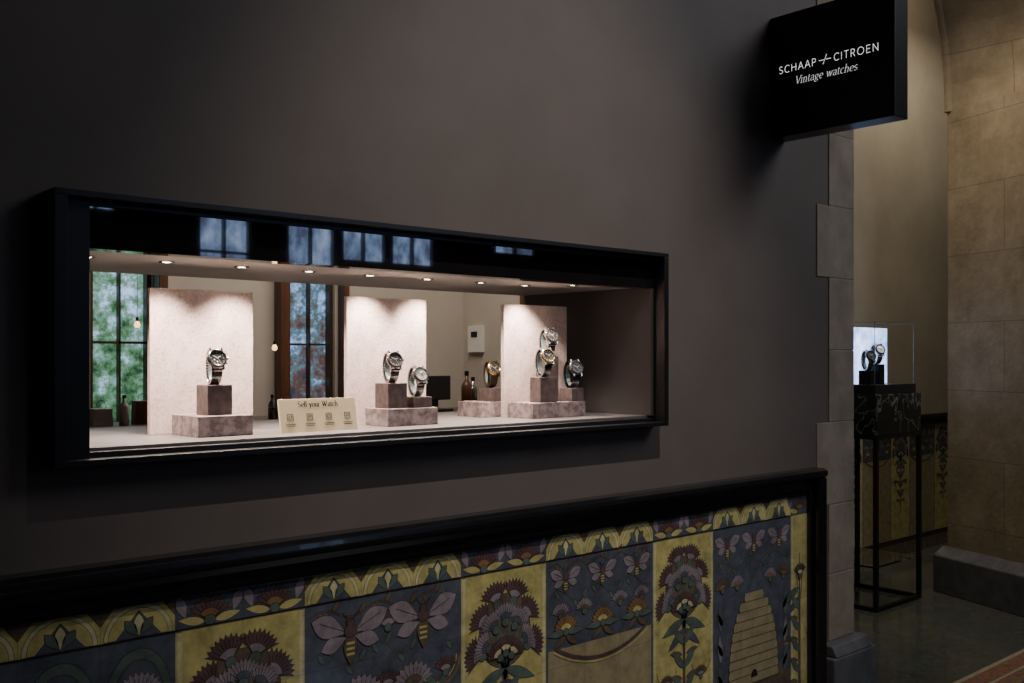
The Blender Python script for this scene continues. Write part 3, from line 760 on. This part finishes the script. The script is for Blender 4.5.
def bag(x,y,z,w,h,mat,lab):
    e=empty('gift_bag',(x,y,z),label=lab,category='bag')
    mb=MB(); mb.prism([(-w/2,0),(w/2,0),(w/2*.92,h),(-w/2*.92,h)],-.02,.02,'Y'); mb.build('body',[mat],e,bevel=.002)
    mb=MB()
    pts=[(w*.25*math.cos(pi*i/10),h+w*.4*math.sin(pi*i/10)) for i in range(11)]
    for (a,b1),(c_,d_) in zip(pts,pts[1:]): mb.prism([(a,b1-.001),(a,b1+.001),(c_,d_+.001),(c_,d_-.001)],-.001,.001,'Y')
    mb.build('handle',[M['steeldark']],e)
bag(1.66,2.98,1.40,.07,.055,M['blackmatte'],'small black gift bag on dark cabinet')
bag(1.07,3.03,1.40,.06,.05,M['white'],'small white gift bag on dark cabinet')
bag(1.19,3.02,1.40,.055,.07,M['wood'],'small brown gift bag on dark cabinet')
for x,y,z in ((1.40,3.6,1.72),(1.95,3.6,1.64)):
    e=empty('pendant_lamp',(x,y,z),label='tiny warm glowing pendant bulb on thin black cord',category='lamp',group='pendant bulbs in shop')
    mb=MB(); mb.lathe([(0,-.011),(.008,-.009),(.011,0),(.008,.009),(.005,.013),(0,.013)],16); mb.build('bulb',[M['bulb']],e)
    mb=MB(); mb.cyl(.005,.011,.028,12); mb.cyl(.0010,.028,3.0-z,8); mb.build('cord',[M['blackmatte']],e)
mb=MB(); mb.box(3.375,3.4005,4.02,4.13,1.63,1.77); mb.box(3.372,3.375,4.05,4.10,1.71,1.74,1)
mb.build('thermostat',[M['whiteplastic'],M['dialblack']],None,(3.4005,4.075,1.70),bevel=.002,label='small white wall thermostat with dark display',category='thermostat')
mb=MB(); mb.box(3.36,3.40,3.62,3.70,0,3.0); mb.build('trim_7',[M['wood']],kind='structure')

# ---------------------------------------------------------------- passage vitrine
VX0,VX1,VY0,VY1=5.885,6.48,3.15,3.62
vit=empty('showcase_stand',((VX0+VX1)/2,(VY0+VY1)/2,0),label='black metal frame stand with dark marble top block',category='display stand')
VO=tuple(vit.location)
t_=.026
for x in (VX0,VX1-t_):
    for y in (VY0,VY1-t_):
        mb=MB(); mb.box(x,x+t_,y,y+t_,t_,1.09); mb.build('leg',[M['metal']],vit,VO)
for z,nm in ((0,'base_frame'),(1.085,'top_frame')):
    mb=MB(); mb.box(VX0,VX1,VY0,VY0+t_,z,z+t_); mb.box(VX0,VX1,VY1-t_,VY1,z,z+t_); mb.box(VX0,VX0+t_,VY0+t_,VY1-t_,z,z+t_); mb.box(VX1-t_,VX1,VY0+t_,VY1-t_,z,z+t_)
    mb.build(nm,[M['metal']],vit,VO)
mb=MB(); mb.box(VX0+.002,VX1-.002,VY0+.002,VY1-.002,1.111,1.37); mb.build('marble_block',[M['marble']],vit,VO,bevel=.004)
mb=MB(); mb.box(VX0+t_,VX1-t_,VY0+t_,VY1-t_,.27,.28); mb.build('glass_shelf',[M['glass2']],vit,VO)
vc=empty('glass_showcase',((VX0+VX1)/2,(VY0+VY1)/2,1.37),label='small glass showcase with glowing bluish backdrop on marble block',category='display case'); VO=tuple(vc.location)
mb=MB(); mb.box(VX0+.02,VX1-.04,VY0+.02,VY1-.02,1.37,1.43); mb.build('base_plate',[M['blackmatte']],vc,VO,bevel=.003)
gx0,gx1,gy0,gy1,gz0,gz1=VX0+.03,VX1-.05,VY0+.03,VY1-.03,1.43,1.83
mb=MB(); e_=.0028
for x in (gx0,gx1-e_):
    for y in (gy0,gy1-e_): mb.box(x,x+e_,y,y+e_,gz0,gz1)
for y in (gy0,gy1-e_): mb.box(gx0,gx1,y,y+e_,gz1-e_,gz1)
for x in (gx0,gx1-e_): mb.box(x,x+e_,gy0,gy1,gz1-e_,gz1)
mb.build('hood_edge',[M['edge']],vc,VO)
mb=MB(); mb.box(5.93,6.415,3.36,3.375,1.43,1.80); mb.build('backdrop',[M['screen']],vc,VO)
for x,y,h,dm in ((5.985,3.27,.09,M['dialblack']),(6.10,3.27,.13,M['dialwhite'])):
    mb=MB(); mb.box(x-.035,x+.035,y-.04,y+.04,1.43,1.43+h)
    mb.build('display_plinth',[M['steeldark']],None,(x,y,1.43),bevel=.001,label='small dark block inside glass showcase',category='display stand',group='blocks in glass showcase')
    watch((x,y,1.43+h),-25,dm,M['steel'],'steel wristwatch inside lit glass showcase',1.7,True,M['dialblack'],grp='watches in glass showcase')
spot('showcase_lamp',(6.03,3.20,1.82),(6.05,3.29,1.55),3.5,(.85,.92,1),110,1,.01)

# ---------------------------------------------------------------- lights
def area(name,loc,tgt,e,col,sx,sy):
    l=bpy.data.lights.new(name,'AREA'); l.energy=e; l.color=col; l.shape='RECTANGLE'; l.size=sx; l.size_y=sy
    o=bpy.data.objects.new(name,l); COL.objects.link(o); o.location=loc
    o.rotation_euler=(Vector(tgt)-Vector(loc)).to_track_quat('-Z','Y').to_euler(); return o
spot('hall_spot',(1.6,.2,4.7),(2.0,2.0,.80),320,(1,.90,.82),46,1,.016)
area('hall_soft_fill',(4.7,-.8,4.3),(3.4,1.9,1.0),42,(.92,.94,1),1.8,1.4)  # unseen soft fill, added to light the right part of the wall
spot('passage_spot',(5.5,2.7,4.6),(6.7,2.6,1.7),120,(1,.87,.68),84,.9,.08)
area('passage_wash',(7.0,3.35,5.2),(7.4,3.95,1.6),26,(1,.88,.70),1.6,.3)
area('passage_low',(7.7,3.3,4.2),(7.9,3.95,.3),14,(1,.93,.74),1.8,.3)
area('shop_ceiling_lamp',(2.4,3.2,2.95),(2.4,3.2,0),34,(1,.88,.75),1.4,.5)
w=bpy.data.worlds.new('World'); S.world=w; w.use_nodes=True
bg=w.node_tree.nodes['Background']; bg.inputs[0].default_value=(.85,.77,.74,1); bg.inputs[1].default_value=.014

# ---------------------------------------------------------------- camera
cam=bpy.data.cameras.new('camera'); co=bpy.data.objects.new('camera',cam); COL.objects.link(co)
cam.sensor_width=36; cam.lens=1000/1024*36; cam.shift_y=16.5/1024
co.location=(0,0,1.6); co.rotation_euler=(pi/2,0,math.atan2(.7455,.6665)-pi/2)
cam.clip_start=.05; S.camera=co
